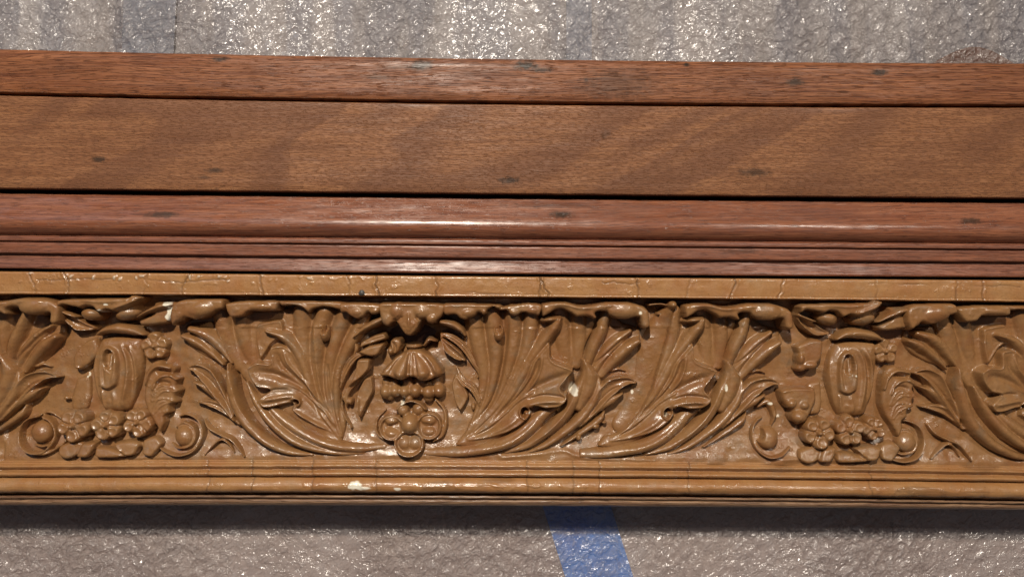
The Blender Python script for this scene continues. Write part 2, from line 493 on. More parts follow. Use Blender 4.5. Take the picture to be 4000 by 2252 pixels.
CHIPS = [(662, 1188, 13, 8), (648, 1180, 8, 3), (402, 1213, 13, 5), (670, 1228, 18, 24), (673, 1203, 11, 6), (328, 1466, 4, 9), (2240, 1520, 15, 26),
         (1390, 1893, 24, 15), (1412, 1902, 34, 6), (1556, 1906, 14, 7), (2070, 1608, 6, 6), (2600, 1613, 5, 9), (2495, 1220, 6, 8),
         (1575, 1573, 10, 8), (2473, 1532, 5, 8), (68, 1205, 10, 5), (1606, 1322, 7, 8), (434, 1188, 10, 4), (3333, 1464, 5, 5),
         (1008, 1503, 9, 4), (2830, 1510, 6, 14), (3012, 1576, 12, 6), (3050, 1628, 8, 6)]
def chips(X, Y, xr=(-1e9, 1e9)):
    c = np.zeros(X.shape)
    nz = sample(N_A, X, Y, 2.5)*.16
    for (x, y, rx, ry) in CHIPS:
        d = np.sqrt(((X-x)/rx)**2+((Y-y)/ry)**2)+nz
        c = np.maximum(c, np.clip((1.05-d)*5, 0, 1))
    return c

def ornament(name, ops, parent, clip=None, label=None, sm=.95, rough=1.0, hs=None):
    xs = []; ys = []
    for o in ops:
        m = 60 if o[0] != 'P' else 6
        if o[0] == 'S': m = (max(o[2]) if isinstance(o[2], (list, tuple)) else o[2])+6
        if o[0] == 'B': m = max(o[2], o[3])+6
        if o[0] == 'G': continue
        for x, y in o[1]: xs += [x-m, x+m]; ys += [y-m, y+m]
    x0 = max(min(xs), X0); x1 = min(max(xs), X1)
    if x1 <= x0: return None
    cv = Canvas(x0, max(min(ys), 1120), x1, min(max(ys), 1830))
    run(cv, ops)
    X, Y = np.meshgrid(cv.x0+STEP*np.arange(cv.nx), cv.y0+STEP*np.arange(cv.ny))
    H = cv.H
    if hs is None: hs = 1.36 if name in ('leaf_curl', 'drapery') else (1.25 if name in ('flower', 'grape_cluster', 'rosette', 'urn', 'scroll') else 1.5)
    H = np.where(H > -20, H*hs, H)
    H = np.where(H > -20, H + rough*(.35*sample(N_A, X, Y, STEP)+.6*sample(N_B, X, Y, STEP)), H)
    if clip is not None: H = np.where(inside(clip, X, Y), H, -34)
    H = np.where(Y - dY(X, Y) > 1796, -34, H)
    H = blur(H, sm)
    ok = H > -9
    keep = ok[:-1, :-1] | ok[1:, :-1] | ok[:-1, 1:] | ok[1:, 1:]
    if not keep.any(): return None
    Z = bed(X, Y)+H
    f = grid_faces(cv.ny, cv.nx, keep)
    used = np.unique(f); remap = np.full(X.size, -1); remap[used] = np.arange(len(used))
    co = np.stack([X.ravel()[used], Y.ravel()[used], Z.ravel()[used]], -1)
    att = {'chip': chips(X, Y).ravel()[used], 'dirt': np.zeros(len(used))}
    o = mesh_obj(name, co, remap[f], M_CARVE, parent, att)
    if label: o['label'] = label
    return o

# ------------------------------------------------------------------ setting
def sheet(name, x0, y0, x1, y1, z, mat, n=2, wob=None, parent=None):
    xs = np.linspace(x0, x1, n); ys = np.linspace(y0, y1, n)
    X, Y = np.meshgrid(xs, ys); Z = np.full(X.shape, float(z))
    if wob: Z = Z+wob(X, Y)
    return mesh_obj(name, np.stack([X, Y, Z], -1).reshape(-1, 3), grid_faces(n, n), mat, parent)

fl = sheet('table_top', -9000, -7000, 13000, 9500, FOAM_Z-60, M_FLOOR)
fl['kind'] = 'structure'

def foam_wob(X, Y):
    z = 5*np.sin(X/310+Y/900)+4*np.sin(Y/260-X/700)
    top = np.clip((230-Y)/120, 0, 1)
    z += top*(3*np.sin(X/46.0)*np.exp(-((X-500)/700)**2)+.9*np.sin(X/17.0+1)*np.exp(-((X-1050)/420)**2))
    # long curved folds on the upper right
    r = np.hypot(X-2900, Y+700)
    z += 2.2*np.sin(r/34.0)*np.exp(-((X-3500)/500)**2)*np.clip((260-Y)/160, 0, 1)
    # crease at the lower left
    d = (X-1035)+(Y-2000)*.42
    z += 9*np.exp(-(d/16)**2)*(Y > 1900)
    d2 = (X-1985)
    z += 6*np.exp(-(d2/7)**2)*(Y > 2080)+3*np.exp(-((X-2240)/8)**2)*(Y < 260)
    return z
def foam_mesh():
    xs = np.concatenate([np.linspace(-9000, -500, 12), np.arange(-460, 4480, 9.0), np.linspace(4500, 13000, 12)])
    ys = np.concatenate([np.linspace(-7000, -500, 10), np.arange(-460, 300, 12.0), np.linspace(320, 1880, 14), np.arange(1900, 2640, 12.0), np.linspace(2700, 9500, 10)])
    X, Y = np.meshgrid(xs, ys)
    Z = FOAM_Z+foam_wob(X, Y)-8
    return mesh_obj('foam_sheet', np.stack([X, Y, Z], -1).reshape(-1, 3), grid_faces(len(ys), len(xs)), M_FOAM)
fo = foam_mesh()
fo['label'] = 'shiny translucent packing foam sheet lying under the carved frame rail'
fo['category'] = 'foam sheet'

def slab(name, quad, z, mat, th=6):
    """thin solid film from four corners"""
    q = list(quad); co = [(x, y, z) for x, y in q]+[(x, y, z-th) for x, y in q]
    f = [(0, 3, 2, 1), (4, 5, 6, 7), (0, 1, 5, 4), (1, 2, 6, 5), (2, 3, 7, 6), (3, 0, 4, 7)]
    return mesh_obj(name, co, f, mat, smooth=False)
s1 = slab('blue_strip', [(2080, 1900), (2375, 1900), (2585, 2560), (2290, 2560)], FOAM_Z-40, M_BLUE)
s1['label'] = 'bright blue strip seen through the foam below the frame'; s1['category'] = 'strip'
s2 = slab('blue_strip', [(2235, -400), (2345, -400), (2345, 400), (2235, 400)], FOAM_Z-40, M_BLUE2)
s2['label'] = 'narrow faded blue strip under the foam above the frame, right of the middle'; s2['category'] = 'strip'
s3 = slab('blue_strip', [(330, -400), (560, -400), (520, 400), (300, 400)], FOAM_Z-40, M_BLUE2)
s3['label'] = 'wide faded blue grey strip under the foam at the upper left'; s3['category'] = 'strip'
for s_ in (s1, s2, s3): s_['group'] = 'blue strips under the foam'

def reflection():  # made-up brown slab, imitates the rail wood mirrored in the glossy foam
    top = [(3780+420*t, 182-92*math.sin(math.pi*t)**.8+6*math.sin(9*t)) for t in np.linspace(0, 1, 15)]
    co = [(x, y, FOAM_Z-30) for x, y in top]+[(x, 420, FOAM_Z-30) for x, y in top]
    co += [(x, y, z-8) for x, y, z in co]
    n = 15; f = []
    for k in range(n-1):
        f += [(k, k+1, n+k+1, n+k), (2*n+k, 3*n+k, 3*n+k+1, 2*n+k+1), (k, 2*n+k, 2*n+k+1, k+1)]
    return mesh_obj('wood_reflection', co, f, M_REFLECT, smooth=False)
M_REFLECT = plain('reflected_wood_brown', (0.13, 0.045, 0.02), (0.18, 0.065, 0.03))  # colour of the reflected rail wood
sp = reflection(); sp['label'] = 'round topped brown slab under the foam at the upper right, standing in for the rail wood mirrored in it'; sp['category'] = 'reflection'

# ------------------------------------------------------------------ the rail
rail = bpy.data.objects.new('frame_rail', None); COL.objects.link(rail)
rail.location = (0, 0, FOAM_Z*U); rail.empty_display_size = .05
rail['label'] = 'long wooden picture frame rail with walnut boards and a bronze painted carved acanthus frieze'
rail['category'] = 'frame'

strip('top_board', [(232, -3), (235, 0), (392, 0), (394.5, -1.2), (396, -4)], M_TOP, rail, dens=30, wob=.8, closed=-148)
strip('panel_board', [(408, -9), (410, -6.5), (413, -6), (751, -6), (753.5, -7), (755, -10)], M_PANEL, rail, dens=30, wob=.7, closed=-148)
cush = [(768, -50), (770, -44), (773, -42), (815, -24), (860, -4.5), (868, -1.5), (876, .5), (886, 1.5), (896, 0), (906, -5), (915, -12), (923, -21), (929, -31)]
strip('cushion_moulding', cush, M_CUSH, rail, dens=3, wob=.35, nx=240, closed=-148)
stp = [(932, -36), (936, -36), (938, -18), (940, -16), (954, -15), (956, -18), (957, -34), (961.5, -34), (962.5, -16), (965, -14), (1004, -13), (1007, -15), (1008.5, -30),
       (1014, -33), (1028, -31), (1045, -26), (1060, -21), (1066, -20), (1068, -23)]
strip('stepped_moulding', stp, M_STEP, rail, dens=5, wob=.3, nx=240, closed=-148)
strip('backing_board', [(236, -150), (300, -149), (1970, -149), (1971, -152)], M_BACK, rail, dens=200, closed=FOAM_Z)

# --- flat bronze fillet with cracks
CR = [(120, 2.5), (266, 5), (560, 2), (742, 5), (1018, 6), (1345, 2.2), (1478, 5), (1708, 6), (2112, 7), (2110, 6), (2484, 5), (2686, 2.5), (2860, 5), (3040, 6), (3420, 1.5), (3752, 3), (3835, 5)]
def fillet_fx(X, Y):
    dz = np.zeros(X.shape); dirt = np.zeros(X.shape)
    for i, (cx, dep) in enumerate(CR):
        r = np.random.default_rng(100+i)
        yk = np.linspace(1040, 1200, 22); lean = r.uniform(-.25, .25)
        xk = cx+np.cumsum(r.normal(0, 3.2, 22))+lean*(yk-1120)
        d = np.abs(X-np.interp(Y, yk, xk))
        brk = .5+.5*np.clip(sample(N_B, X+i*90, Y, 2.5)+.6, 0, 1)
        dz -= dep*.9*np.exp(-(d/3.2)**2)*brk
        dz += dep*.55*np.exp(-((d-8)/5)**2)*brk
        dirt = np.maximum(dirt, .75*np.exp(-(d/3.0)**2)*brk*min(1, dep/4))
    # fine lengthways cracks near the upper edge
    for i, (xa, xb, yo) in enumerate([(150, 620, 26), (800, 1000, 40), (3390, 3980, 12), (3240, 3400, 4), (2350, 2500, 14), (560, 900, 16), (1750, 2050, 60)]):
        r = np.random.default_rng(200+i)
        xk = np.linspace(xa, xb, 40); yk = 1083+yo+np.cumsum(r.normal(0, 1.5, 40))
        d = np.abs(Y-dY(X, 1100)-np.interp(X, xk, yk)); m = ((X > xa) & (X < xb))*np.clip(sample(N_B, X, Y+i*77, 5)+.5, 0, 1)
        dz -= 2.5*np.exp(-(d/2.2)**2)*m; dirt = np.maximum(dirt, .55*np.exp(-(d/2.4)**2)*m)
    # flaking along the top edge, left half
    fl_ = np.clip(sample(N_A, X, Y, 2.5)-1.15, 0, 1)*np.clip((1700-X)/700, .12, 1)*np.exp(-((Y-dY(X, 1090)-1096)/22)**2)
    dz += 5*fl_
    chip = chips(X, Y)
    return dz, dirt, np.maximum(chip, np.clip(fl_*1.5-.7, 0, .4))
fil = [(1080, -14), (1083, -9.5), (1087, -8), (1118, -7.5), (1148, -9), (1150.5, -10.5), (1153, -8), (1156, -7), (1158.5, -11), (1160, -20), (1162, -45)]
strip('flat_fillet', fil, M_GOLD, rail, nx=1500, dens=3.0, wob=.45, closed=-148, attrs_fn=fillet_fx)

# --- carved frieze bed
def frieze_bed():
    xs = np.arange(X0, X1+1, 6.0); ys = np.arange(1150, 1806, 5.0)
    X, Yr = np.meshgrid(xs, ys); Y = Yr+dY(X, Yr)
    Z = np.interp(Yr, PBY, PBZ)
    Z = Z+1.6*sample(N_B, X, Y, 4.0)+.9*sample(N_A, X, Y, 4.0)+2.2*sample(N_C, X, Y, 4.0)
    for (x, y, rx, ry, d) in [(1600, 1300, 150, 62, 55), (330, 1262, 60, 30, 12), (480, 1262, 60, 26, 14), (3200, 1280, 80, 30, 12), (2580, 1190, 60, 20, 10), (1600, 1340, 80, 30, 10)]:
        Z -= d*np.exp(-(((X-x)/rx)**2+((Y-y)/ry)**2)**2)
    for pts, a, w in [([(1960, 1786), (2100, 1772), (2200, 1762), (2250, 1778), (2320, 1790), (2560, 1798)], 7, 9), ([(400, 1788), (620, 1786), (700, 1790)], 5, 8),
                      ([(3060, 1795), (3180, 1790), (3330, 1800)], 5, 8)]:
        C = crom(pts); m = (X > pts[0][0]-40) & (X < pts[-1][0]+40) & (Y > 1730)
        dd, _, _ = near(C, X[m], Y[m]); Z[m] += a*np.exp(-(dd/w)**2)
    att = {'dirt': np.zeros(X.size), 'chip': chips(X, Y).ravel()}
    return mesh_obj('carved_frieze', np.stack([X, Y, Z], -1).reshape(-1, 3), grid_faces(len(ys), len(xs)), M_CARVE, rail, att)
frieze = frieze_bed()

# --- lower mouldings
def low_fx(X, Y):
    dz = np.zeros(X.shape); dirt = np.zeros(X.shape)
    for i, (cx, dep) in enumerate([(815, 3), (988, 3), (1222, 4), (1470, 3), (2060, 3), (2240, 3), (2342, 3), (2690, 3), (3400, 2)]):
        d = np.abs(X-cx-3*np.sin(Y/9.0+i)); dz -= dep*np.exp(-(d/2.8)**2); dirt = np.maximum(dirt, .5*np.exp(-(d/2.6)**2))
    Yr = Y-dY(X, Y)
    rz = np.exp(-((Yr-1898)/14)**2)
    f = np.clip(sample(N_A, X, Y*2, 4)-.9, 0, 1.2)*rz*(np.exp(-((X-1750)/750)**2)+.8*np.exp(-((X-3500)/200)**2))
    dz += 3.2*f
    dirt = np.maximum(dirt, np.clip((sample(N_C, X, Y*4, 2.5)-1.2), 0, .3))
    return dz, dirt, chips(X, Y)
bead = [(1796, -39), (1798, -33), (1801, -31), (1804, -34), (1807, -33), (1810, -24), (1814, -17), (1818, -15), (1823, -18), (1828, -26), (1833, -33), (1837, -34),
        (1840, -26), (1844, -18), (1849, -14), (1854, -15), (1859, -21), (1863, -31), (1866, -37), (1868, -37)]
strip('bead_moulding', bead, M_GOLD, rail, nx=1200, dens=3, wob=.55, closed=-148, attrs_fn=low_fx)
ovo = [(1868.5, -36), (1871, -30), (1878, -21), (1888, -13), (1898, -9), (1907, -9), (1914, -12), (1919, -17), (1922, -25), (1927, -38), (1932, -50)]
strip('ovolo_moulding', ovo, M_GOLD, rail, nx=1200, dens=3, wob=.6, closed=-148, attrs_fn=low_fx)
foot = [(1936, -56), (1937.5, -45), (1940, -42), (1944, -43), (1946, -46), (1948, -56), (1951, -58), (1953, -50), (1956, -48), (1962, -49), (1966, -52), (1970, -56), (1974, -64)]
strip('foot_moulding', foot, M_FOOT, rail, dens=2.5, wob=.4, nx=300, closed=FOAM_Z)

# ------------------------------------------------------------------ ornament drawings
# broad acanthus leaf that sweeps up to the right
B_FAN = [
 P([(1775, 1738), (1845, 1650), (1882, 1540), (1874, 1460), (1838, 1400), (1805, 1350), (1812, 1290), (1835, 1212), (2340, 1205), (2335, 1270), (2300, 1330), (2272, 1400), (2240, 1440), (2215, 1560), (2100, 1640), (1950, 1715), (1850, 1745)], 15, 26),
 S([(1818, 1700), (1872, 1580), (1890, 1460), (1868, 1350), (1850, 1222)], [5, 16, 26, 32, 34], [16, 20, 24, 30, 34], 'W'),
 S([(1822, 1700), (1900, 1575), (1932, 1450), (1935, 1340), (1920, 1215)], [5, 16, 24, 32, 36], [16, 22, 28, 34, 38], 'W'),
 S([(1835, 1690), (1932, 1570), (1985, 1440), (2005, 1330), (2005, 1215)], [5, 16, 26, 34, 36], [16, 24, 30, 34, 38], 'W'),
 S([(1850, 1685), (1955, 1570), (2025, 1440), (2065, 1330), (2080, 1215)], [5, 16, 24, 30, 34], [18, 26, 32, 36, 40], 'W'),
 S([(2214, 1432), (2200, 1340), (2188, 1215)], [26, 34, 40], [16, 24, 32], 'W'),
 S([(2256, 1425), (2262, 1330), (2262, 1215)], [22, 30, 34], [16, 26, 34], 'W'),
 G([(1985, 1240), (1978, 1338), (1962, 1440), (1945, 1510), (1915, 1580), (1850, 1650)], -9, 6),
 S([(1855, 1695), (1960, 1600), (2032, 1480), (2078, 1395), (2130, 1322), (2172, 1268), (2186, 1244)], [5, 20, 28, 27, 29, 27, 12], [18, 28, 36, 42, 50, 58, 60]),
 B(2150, 1246, 44, 13, 62, 20, -6),
 P([(1790, 1728), (1900, 1712), (1980, 1688), (2030, 1660), (2062, 1630), (2074, 1606), (2070, 1590), (2090, 1583), (2130, 1591), (2180, 1586), (2208, 1566), (2214, 1545), (2188, 1512), (2212, 1478), (2240, 1440), (2200, 1421), (2164, 1408), (2150, 1390), (2146, 1336), (2112, 1372), (2080, 1412), (2060, 1470), (2020, 1532), (1960, 1602), (1880, 1672), (1800, 1718)], 8, 7, (.115, -.010), 4),
 G([(2240, 1450), (2160, 1478), (2080, 1520), (2000, 1590), (1930, 1660), (1860, 1700)], -12, 15),
 G([(2105, 1395), (2092, 1450), (2055, 1510), (2000, 1570), (1920, 1650)], -11, 9),
 G([(2118, 1380), (2108, 1440), (2080, 1500), (2030, 1555)], 7, 5),
 G([(2090, 1520), (2072, 1532), (2014, 1571), (1977, 1609), (1910, 1665), (1850, 1696)], 9, 5),
 G([(2212, 1548), (2160, 1540), (2110, 1541), (2060, 1560)], -8, 5),
 G([(2200, 1563), (2140, 1562), (2085, 1570), (2050, 1582)], 9, 9),
 G([(2030, 1625), (1960, 1672), (1880, 1702), (1820, 1716)], 6, 9),
 B(2048, 1606, 17, 17, 6, 6, mode='over', prof='F'),
 S([(2078, 1586), (2054, 1580), (2036, 1590), (2030, 1607), (2036, 1624), (2050, 1632)], [5, 6, 6, 6, 6, 6], 46, 'R', 10),
 B(2056, 1611, 12, 14, 34, 5),
]
B_STEMS = [
 S([(1630, 1764), (1780, 1763), (1890, 1748), (1960, 1732), (2030, 1699), (2085, 1654), (2125, 1612), (2165, 1592)], [14, 23, 26, 27, 30, 33, 30, 20], [1, 16, 30, 36, 36, 34, 30, 22], 'R', -2),
 S([(1960, 1770), (2055, 1738), (2125, 1692), (2190, 1636), (2235, 1576), (2265, 1510), (2282, 1452), (2275, 1402)], [8, 18, 24, 27, 27, 24, 18, 8], [4, 22, 34, 38, 40, 42, 42, 40], 'R', 0),
 S([(2050, 1770), (2120, 1742), (2190, 1697), (2258, 1642), (2308, 1582), (2334, 1525), (2340, 1490), (2338, 1470)], [6, 14, 20, 24, 25, 22, 14, 6], [4, 18, 30, 36, 38, 38, 34, 28], 'R', 0),
 S([(2262, 1590), (2292, 1525), (2302, 1465), (2280, 1402)], [20, 36, 38, 7], [34, 44, 48, 46], 'R', 8),
 G([(2060, 1735), (2140, 1680), (2205, 1610), (2245, 1530), (2262, 1450)], 5, 4),
 G([(1870, 1738), (1960, 1722), (2030, 1686), (2090, 1636)], -4, 5),
 S([(2285, 1640), (2340, 1560), (2388, 1508), (2445, 1486), (2492, 1494)], [10, 25, 33, 20, 3], [32, 40, 44, 46, 44], 'C'),
 S([(2265, 1665), (2330, 1602), (2390, 1560), (2434, 1535)], [7, 16, 22, 5], [26, 32, 36, 32], 'R', 4),
 G([(2448, 1500), (2393, 1523), (2350, 1562), (2300, 1620)], -10, 5),
 S([(2190, 1742), (2270, 1690), (2340, 1640), (2362, 1606)], [5, 14, 18, 6], [16, 22, 26, 20], 'R', 2),
]
B_FINGERS = [
 P([(2262, 1400), (2300, 1330), (2330, 1250), (2400, 1230), (2440, 1260), (2505, 1280), (2505, 1340), (2440, 1420), (2360, 1470), (2300, 1470)], 10, 20),
 S([(2292, 1440), (2314, 1366), (2345, 1296), (2378, 1200)], [16, 26, 28, 26], [22, 36, 42, 40], 'R', 4),
 S([(2322, 1455), (2362, 1382), (2412, 1330), (2462, 1292)], [18, 25, 24, 12], [20, 32, 36, 34], 'R', 4),
 S([(2350, 1465), (2402, 1405), (2450, 1360), (2490, 1332)], [18, 25, 28, 17], [20, 34, 42, 42], 'R', 4),
 G([(2300, 1440), (2360, 1390), (2420, 1335), (2480, 1290)], -8, 4),
 S([(2392, 1452), (2420, 1442), (2450, 1452)], [5, 8, 4], 14),
]
B_LIP_A = [
 P([(1737, 1182), (1935, 1186), (1942, 1200), (1925, 1200), (1905, 1214), (1890, 1232), (1872, 1220), (1850, 1232), (1822, 1250), (1798, 1243), (1780, 1229), (1737, 1229)], 76, 16),
 B(1830, 1218, 42, 26, 82, 50, -10), G([(1745, 1190), (1930, 1192)], 4, 5), B(1892, 1214, 14, 16, 78, 50),
]
B_LIP_B = [
 P([(1938, 1190), (1960, 1196), (1980, 1191), (2060, 1180), (2110, 1184), (2122, 1200), (2112, 1226), (2100, 1234), (2060, 1223), (2035, 1223), (2012, 1237), (1992, 1224), (1976, 1212), (1958, 1214), (1942, 1208)], 66, 14),
 B(1945, 1196, 20, 10, 72, 40), B(2082, 1210, 30, 20, 72, 50), B(2010, 1216, 26, 18, 70, 50),
]
B_LIP_C = [
 P([(2112, 1186), (2160, 1176), (2210, 1176), (2260, 1189), (2310, 1186), (2370, 1176), (2450, 1176), (2500, 1190), (2530, 1212), (2532, 1270), (2512, 1284), (2494, 1270), (2490, 1238), (2450, 1246), (2412, 1246), (2390, 1234), (2365, 1218), (2340, 1216), (2324, 1222), (2330, 1240), (2318, 1246), (2290, 1235), (2250, 1238), (2230, 1225), (2196, 1208), (2170, 1210), (2140, 1228), (2116, 1236)], 78, 17),
 B(2430, 1212, 66, 34, 90, 62), B(2510, 1236, 20, 44, 74, 40), G([(2140, 1190), (2200, 1186), (2262, 1200), (2320, 1198)], 6, 7),
 G([(2350, 1196), (2430, 1186), (2480, 1196)], 4, 6),
]
PEARL_B = [B(1948, 1298, 23, 36, 62, 30), B(1947, 1284, 12, 18, 22, 22, mode='over', prof='F'), B(1950, 1303, 11, 16, 58, 30)]

# broad acanthus leaf that sweeps up to the left
A_FAN = [
 P([(1330, 1738), (1352, 1640), (1330, 1560), (1338, 1470), (1398, 1390), (1382, 1320), (1420, 1270), (1440, 1205), (870, 1205), (850, 1280), (900, 1400), (930, 1470), (1010, 1560), (1140, 1640), (1250, 1720)], 15, 26),
 S([(1335, 1705), (1312, 1590), (1318, 1460), (1362, 1350), (1412, 1262), (1430, 1215)], [5, 14, 20, 28, 28, 24], [16, 24, 32, 38, 40, 40], 'W'),
 S([(1328, 1705), (1288, 1590), (1282, 1460), (1305, 1340), (1345, 1215)], [5, 15, 24, 30, 36], [16, 22, 28, 32, 36], 'W'),
 S([(1320, 1705), (1262, 1580), (1236, 1450), (1240, 1320), (1262, 1215)], [5, 15, 24, 32, 36], [16, 22, 28, 34, 38], 'W'),
 S([(1312, 1700), (1238, 1580), (1198, 1460), (1178, 1330), (1172, 1210)], [5, 15, 24, 32, 38], [16, 22, 26, 30, 36], 'W'),
 S([(925, 1432), (885, 1340), (852, 1215)], [24, 34, 38], [16, 26, 34], 'W'),
 S([(975, 1420), (950, 1330), (930, 1215)], [24, 32, 38], [15, 24, 32], 'W'),
 P([(1004, 1268), (1038, 1256), (1096, 1250), (1108, 1300), (1060, 1345), (1018, 1405), (1000, 1330)], 30, 8, rim=4),
 G([(1233, 1395), (1245, 1480), (1255, 1530), (1290, 1620)], 6, 4), G([(1279, 1420), (1284, 1500), (1293, 1560)], -9, 5),
 G([(1225, 1260), (1232, 1330), (1240, 1420)], 6, 10),
 S([(1306, 1690), (1242, 1590), (1200, 1470), (1168, 1382), (1118, 1318), (1046, 1290)], [5, 18, 26, 28, 27, 9], [18, 28, 36, 42, 50, 54]),
 P([(1335, 1718), (1282, 1686), (1230, 1660), (1172, 1624), (1142, 1600), (1150, 1572), (1110, 1578), (1062, 1590), (1031, 1588), (1012, 1560), (1038, 1536), (1058, 1520), (1014, 1510), (985, 1475), (974, 1432), (1012, 1410), (1060, 1413), (1060, 1354), (1108, 1345), (1150, 1376), (1182, 1442), (1224, 1532), (1292, 1632)], 8, 7, (-.115, -.010), 4),
 G([(1000, 1445), (1080, 1462), (1150, 1498), (1215, 1560), (1275, 1630)], -12, 14),
 G([(1085, 1372), (1105, 1425), (1145, 1465), (1195, 1515), (1250, 1590)], -9, 8),
 G([(1110, 1362), (1128, 1415), (1160, 1455), (1205, 1505), (1262, 1590)], 8, 5),
 G([(1110, 1488), (1171, 1520), (1219, 1563), (1267, 1607), (1312, 1665)], 9, 5),
 G([(1030, 1535), (1080, 1520), (1130, 1520)], -7, 5), G([(1022, 1562), (1080, 1552), (1140, 1546), (1175, 1560)], 8, 9),
 G([(1150, 1600), (1210, 1640), (1280, 1678)], 6, 9),
 B(1158, 1570, 13, 11, 8, 8, mode='over', prof='F'),
 S([(1142, 1558), (1158, 1552), (1172, 1560), (1174, 1574), (1164, 1584)], 5, 44, 'R', 10), B(1150, 1574, 8, 9, 32, 5),
]
A_STEMS = [
 S([(1035, 1565), (1065, 1600), (1112, 1640), (1172, 1680), (1242, 1714), (1320, 1738), (1410, 1748), (1500, 1745)], [12, 22, 27, 27, 25, 23, 19, 12], [24, 30, 34, 36, 36, 30, 16, 1], 'R', -2),
 S([(965, 1490), (1000, 1562), (1042, 1622), (1092, 1674), (1160, 1720), (1240, 1750), (1330, 1766), (1420, 1770)], [10, 22, 26, 25, 22, 18, 14, 8], [30, 36, 38, 38, 34, 24, 12, 1], 'R', -2),
 S([(897, 1418), (902, 1480), (918, 1560), (955, 1636), (1006, 1690), (1066, 1732), (1132, 1760), (1220, 1775)], [7, 25, 27, 27, 25, 22, 17, 8], [46, 48, 44, 42, 38, 34, 22, 2], 'R', 0),
 G([(905, 1470), (935, 1570), (985, 1645), (1060, 1705)], 5, 4), G([(960, 1560), (1010, 1630), (1080, 1690)], -4, 4),
 S([(905, 1622), (855, 1530), (812, 1466), (770, 1438), (728, 1438)], [9, 24, 32, 22, 3], [32, 40, 44, 46, 44], 'C'),
 S([(912, 1640), (862, 1570), (806, 1514), (752, 1490)], [6, 16, 20, 5], [26, 30, 34, 32], 'R', 4),
 G([(745, 1442), (785, 1458), (825, 1495), (865, 1548), (905, 1615)], -8, 5),
 S([(935, 1662), (875, 1604), (822, 1576), (764, 1570)], [5, 14, 15, 4], [24, 28, 32, 30], 'C'),
]
A_FINGERS = [
 P([(720, 1262), (850, 1262), (905, 1400), (870, 1420), (800, 1400), (730, 1360), (700, 1310)], 10, 20),
 S([(905, 1418), (858, 1352), (806, 1306), (742, 1284)], [8, 24, 27, 15], [28, 34, 42, 40], 'R', 4),
 S([(868, 1425), (812, 1368), (760, 1332), (712, 1312)], [7, 20, 24, 12], [24, 30, 36, 34], 'R', 4),
 G([(741, 1300), (790, 1336), (830, 1372)], -8, 4),
]
A_LIP_A = [
 P([(700, 1176), (735, 1166), (870, 1164), (888, 1180), (886, 1206), (852, 1214), (836, 1206), (820, 1236), (780, 1249), (742, 1240), (722, 1252), (694, 1272), (680, 1236), (684, 1196)], 78, 17),
 B(800, 1205, 66, 36, 88, 60, -12), B(718, 1225, 28, 34, 80, 50, 20),
]
A_LIP_B = [
 P([(888, 1182), (960, 1172), (1090, 1171), (1096, 1198), (1088, 1214), (1040, 1216), (985, 1216), (960, 1236), (915, 1241), (894, 1216)], 72, 15),
 B(1030, 1196, 58, 20, 80, 55), B(935, 1208, 34, 26, 74, 50),
]
A_LIP_C = [P([(1092, 1172), (1200, 1172), (1345, 1177), (1340, 1212), (1290, 1202), (1262, 1200), (1226, 1208), (1207, 1224), (1190, 1206), (1150, 1193), (1100, 1196)], 60, 12), G([(1110, 1184), (1180, 1192), (1204, 1212)], 5, 6)]
A_LIP_D = [
 P([(1335, 1180), (1490, 1184), (1490, 1222), (1458, 1230), (1444, 1220), (1430, 1236), (1404, 1246), (1378, 1236), (1358, 1222), (1335, 1219)], 76, 15),
 B(1402, 1216, 34, 26, 82, 50), B(1472, 1212, 22, 16, 80, 50),
]
PEARL_A = [B(1274, 1300, 21, 36, 60, 30), B(1273, 1284, 10, 16, 22, 22, mode='over', prof='F'), B(1273, 1310, 11, 15, 56, 30)]

# middle motif
C_LIP = [
 P([(1490, 1180), (1735, 1184), (1738, 1225), (1712, 1252), (1690, 1262), (1672, 1248), (1652, 1252), (1640, 1282), (1614, 1309), (1590, 1305), (1566, 1276), (1550, 1256), (1522, 1275), (1498, 1258), (1486, 1225)], 76, 16),
 B(1555, 1212, 36, 36, 84, 60, -15), B(1652, 1214, 44, 34, 84, 60, 12), P([(1545, 1240), (1570, 1250), (1600, 1215), (1640, 1245), (1655, 1252), (1640, 1282), (1612, 1310), (1588, 1304), (1562, 1272)], 80, 26),
 G([(1602, 1215), (1604, 1245), (1606, 1280)], 6, 5), B(1692, 1240, 28, 24, 82, 50, -20), B(1516, 1245, 24, 28, 78, 50),
 G([(1540, 1245), (1562, 1249), (1580, 1232)], -9, 4), G([(1628, 1232), (1645, 1246), (1672, 1240)], -9, 4), G([(1470, 1188), (1750, 1188)], 4, 5),
]
C_TWIG_L = [S([(1384, 1316), (1420, 1286), (1462, 1262), (1505, 1240)], [7, 15, 19, 18], [50, 54, 56, 54], 'R', 6), S([(1384, 1334), (1392, 1360), (1380, 1390)], [8, 14, 6], 30, 'R', 4)]
C_TWIG_R = [S([(1726, 1256), (1768, 1266), (1800, 1285), (1818, 1308)], [14, 19, 16, 8], [58, 56, 52, 46], 'R', 6)]
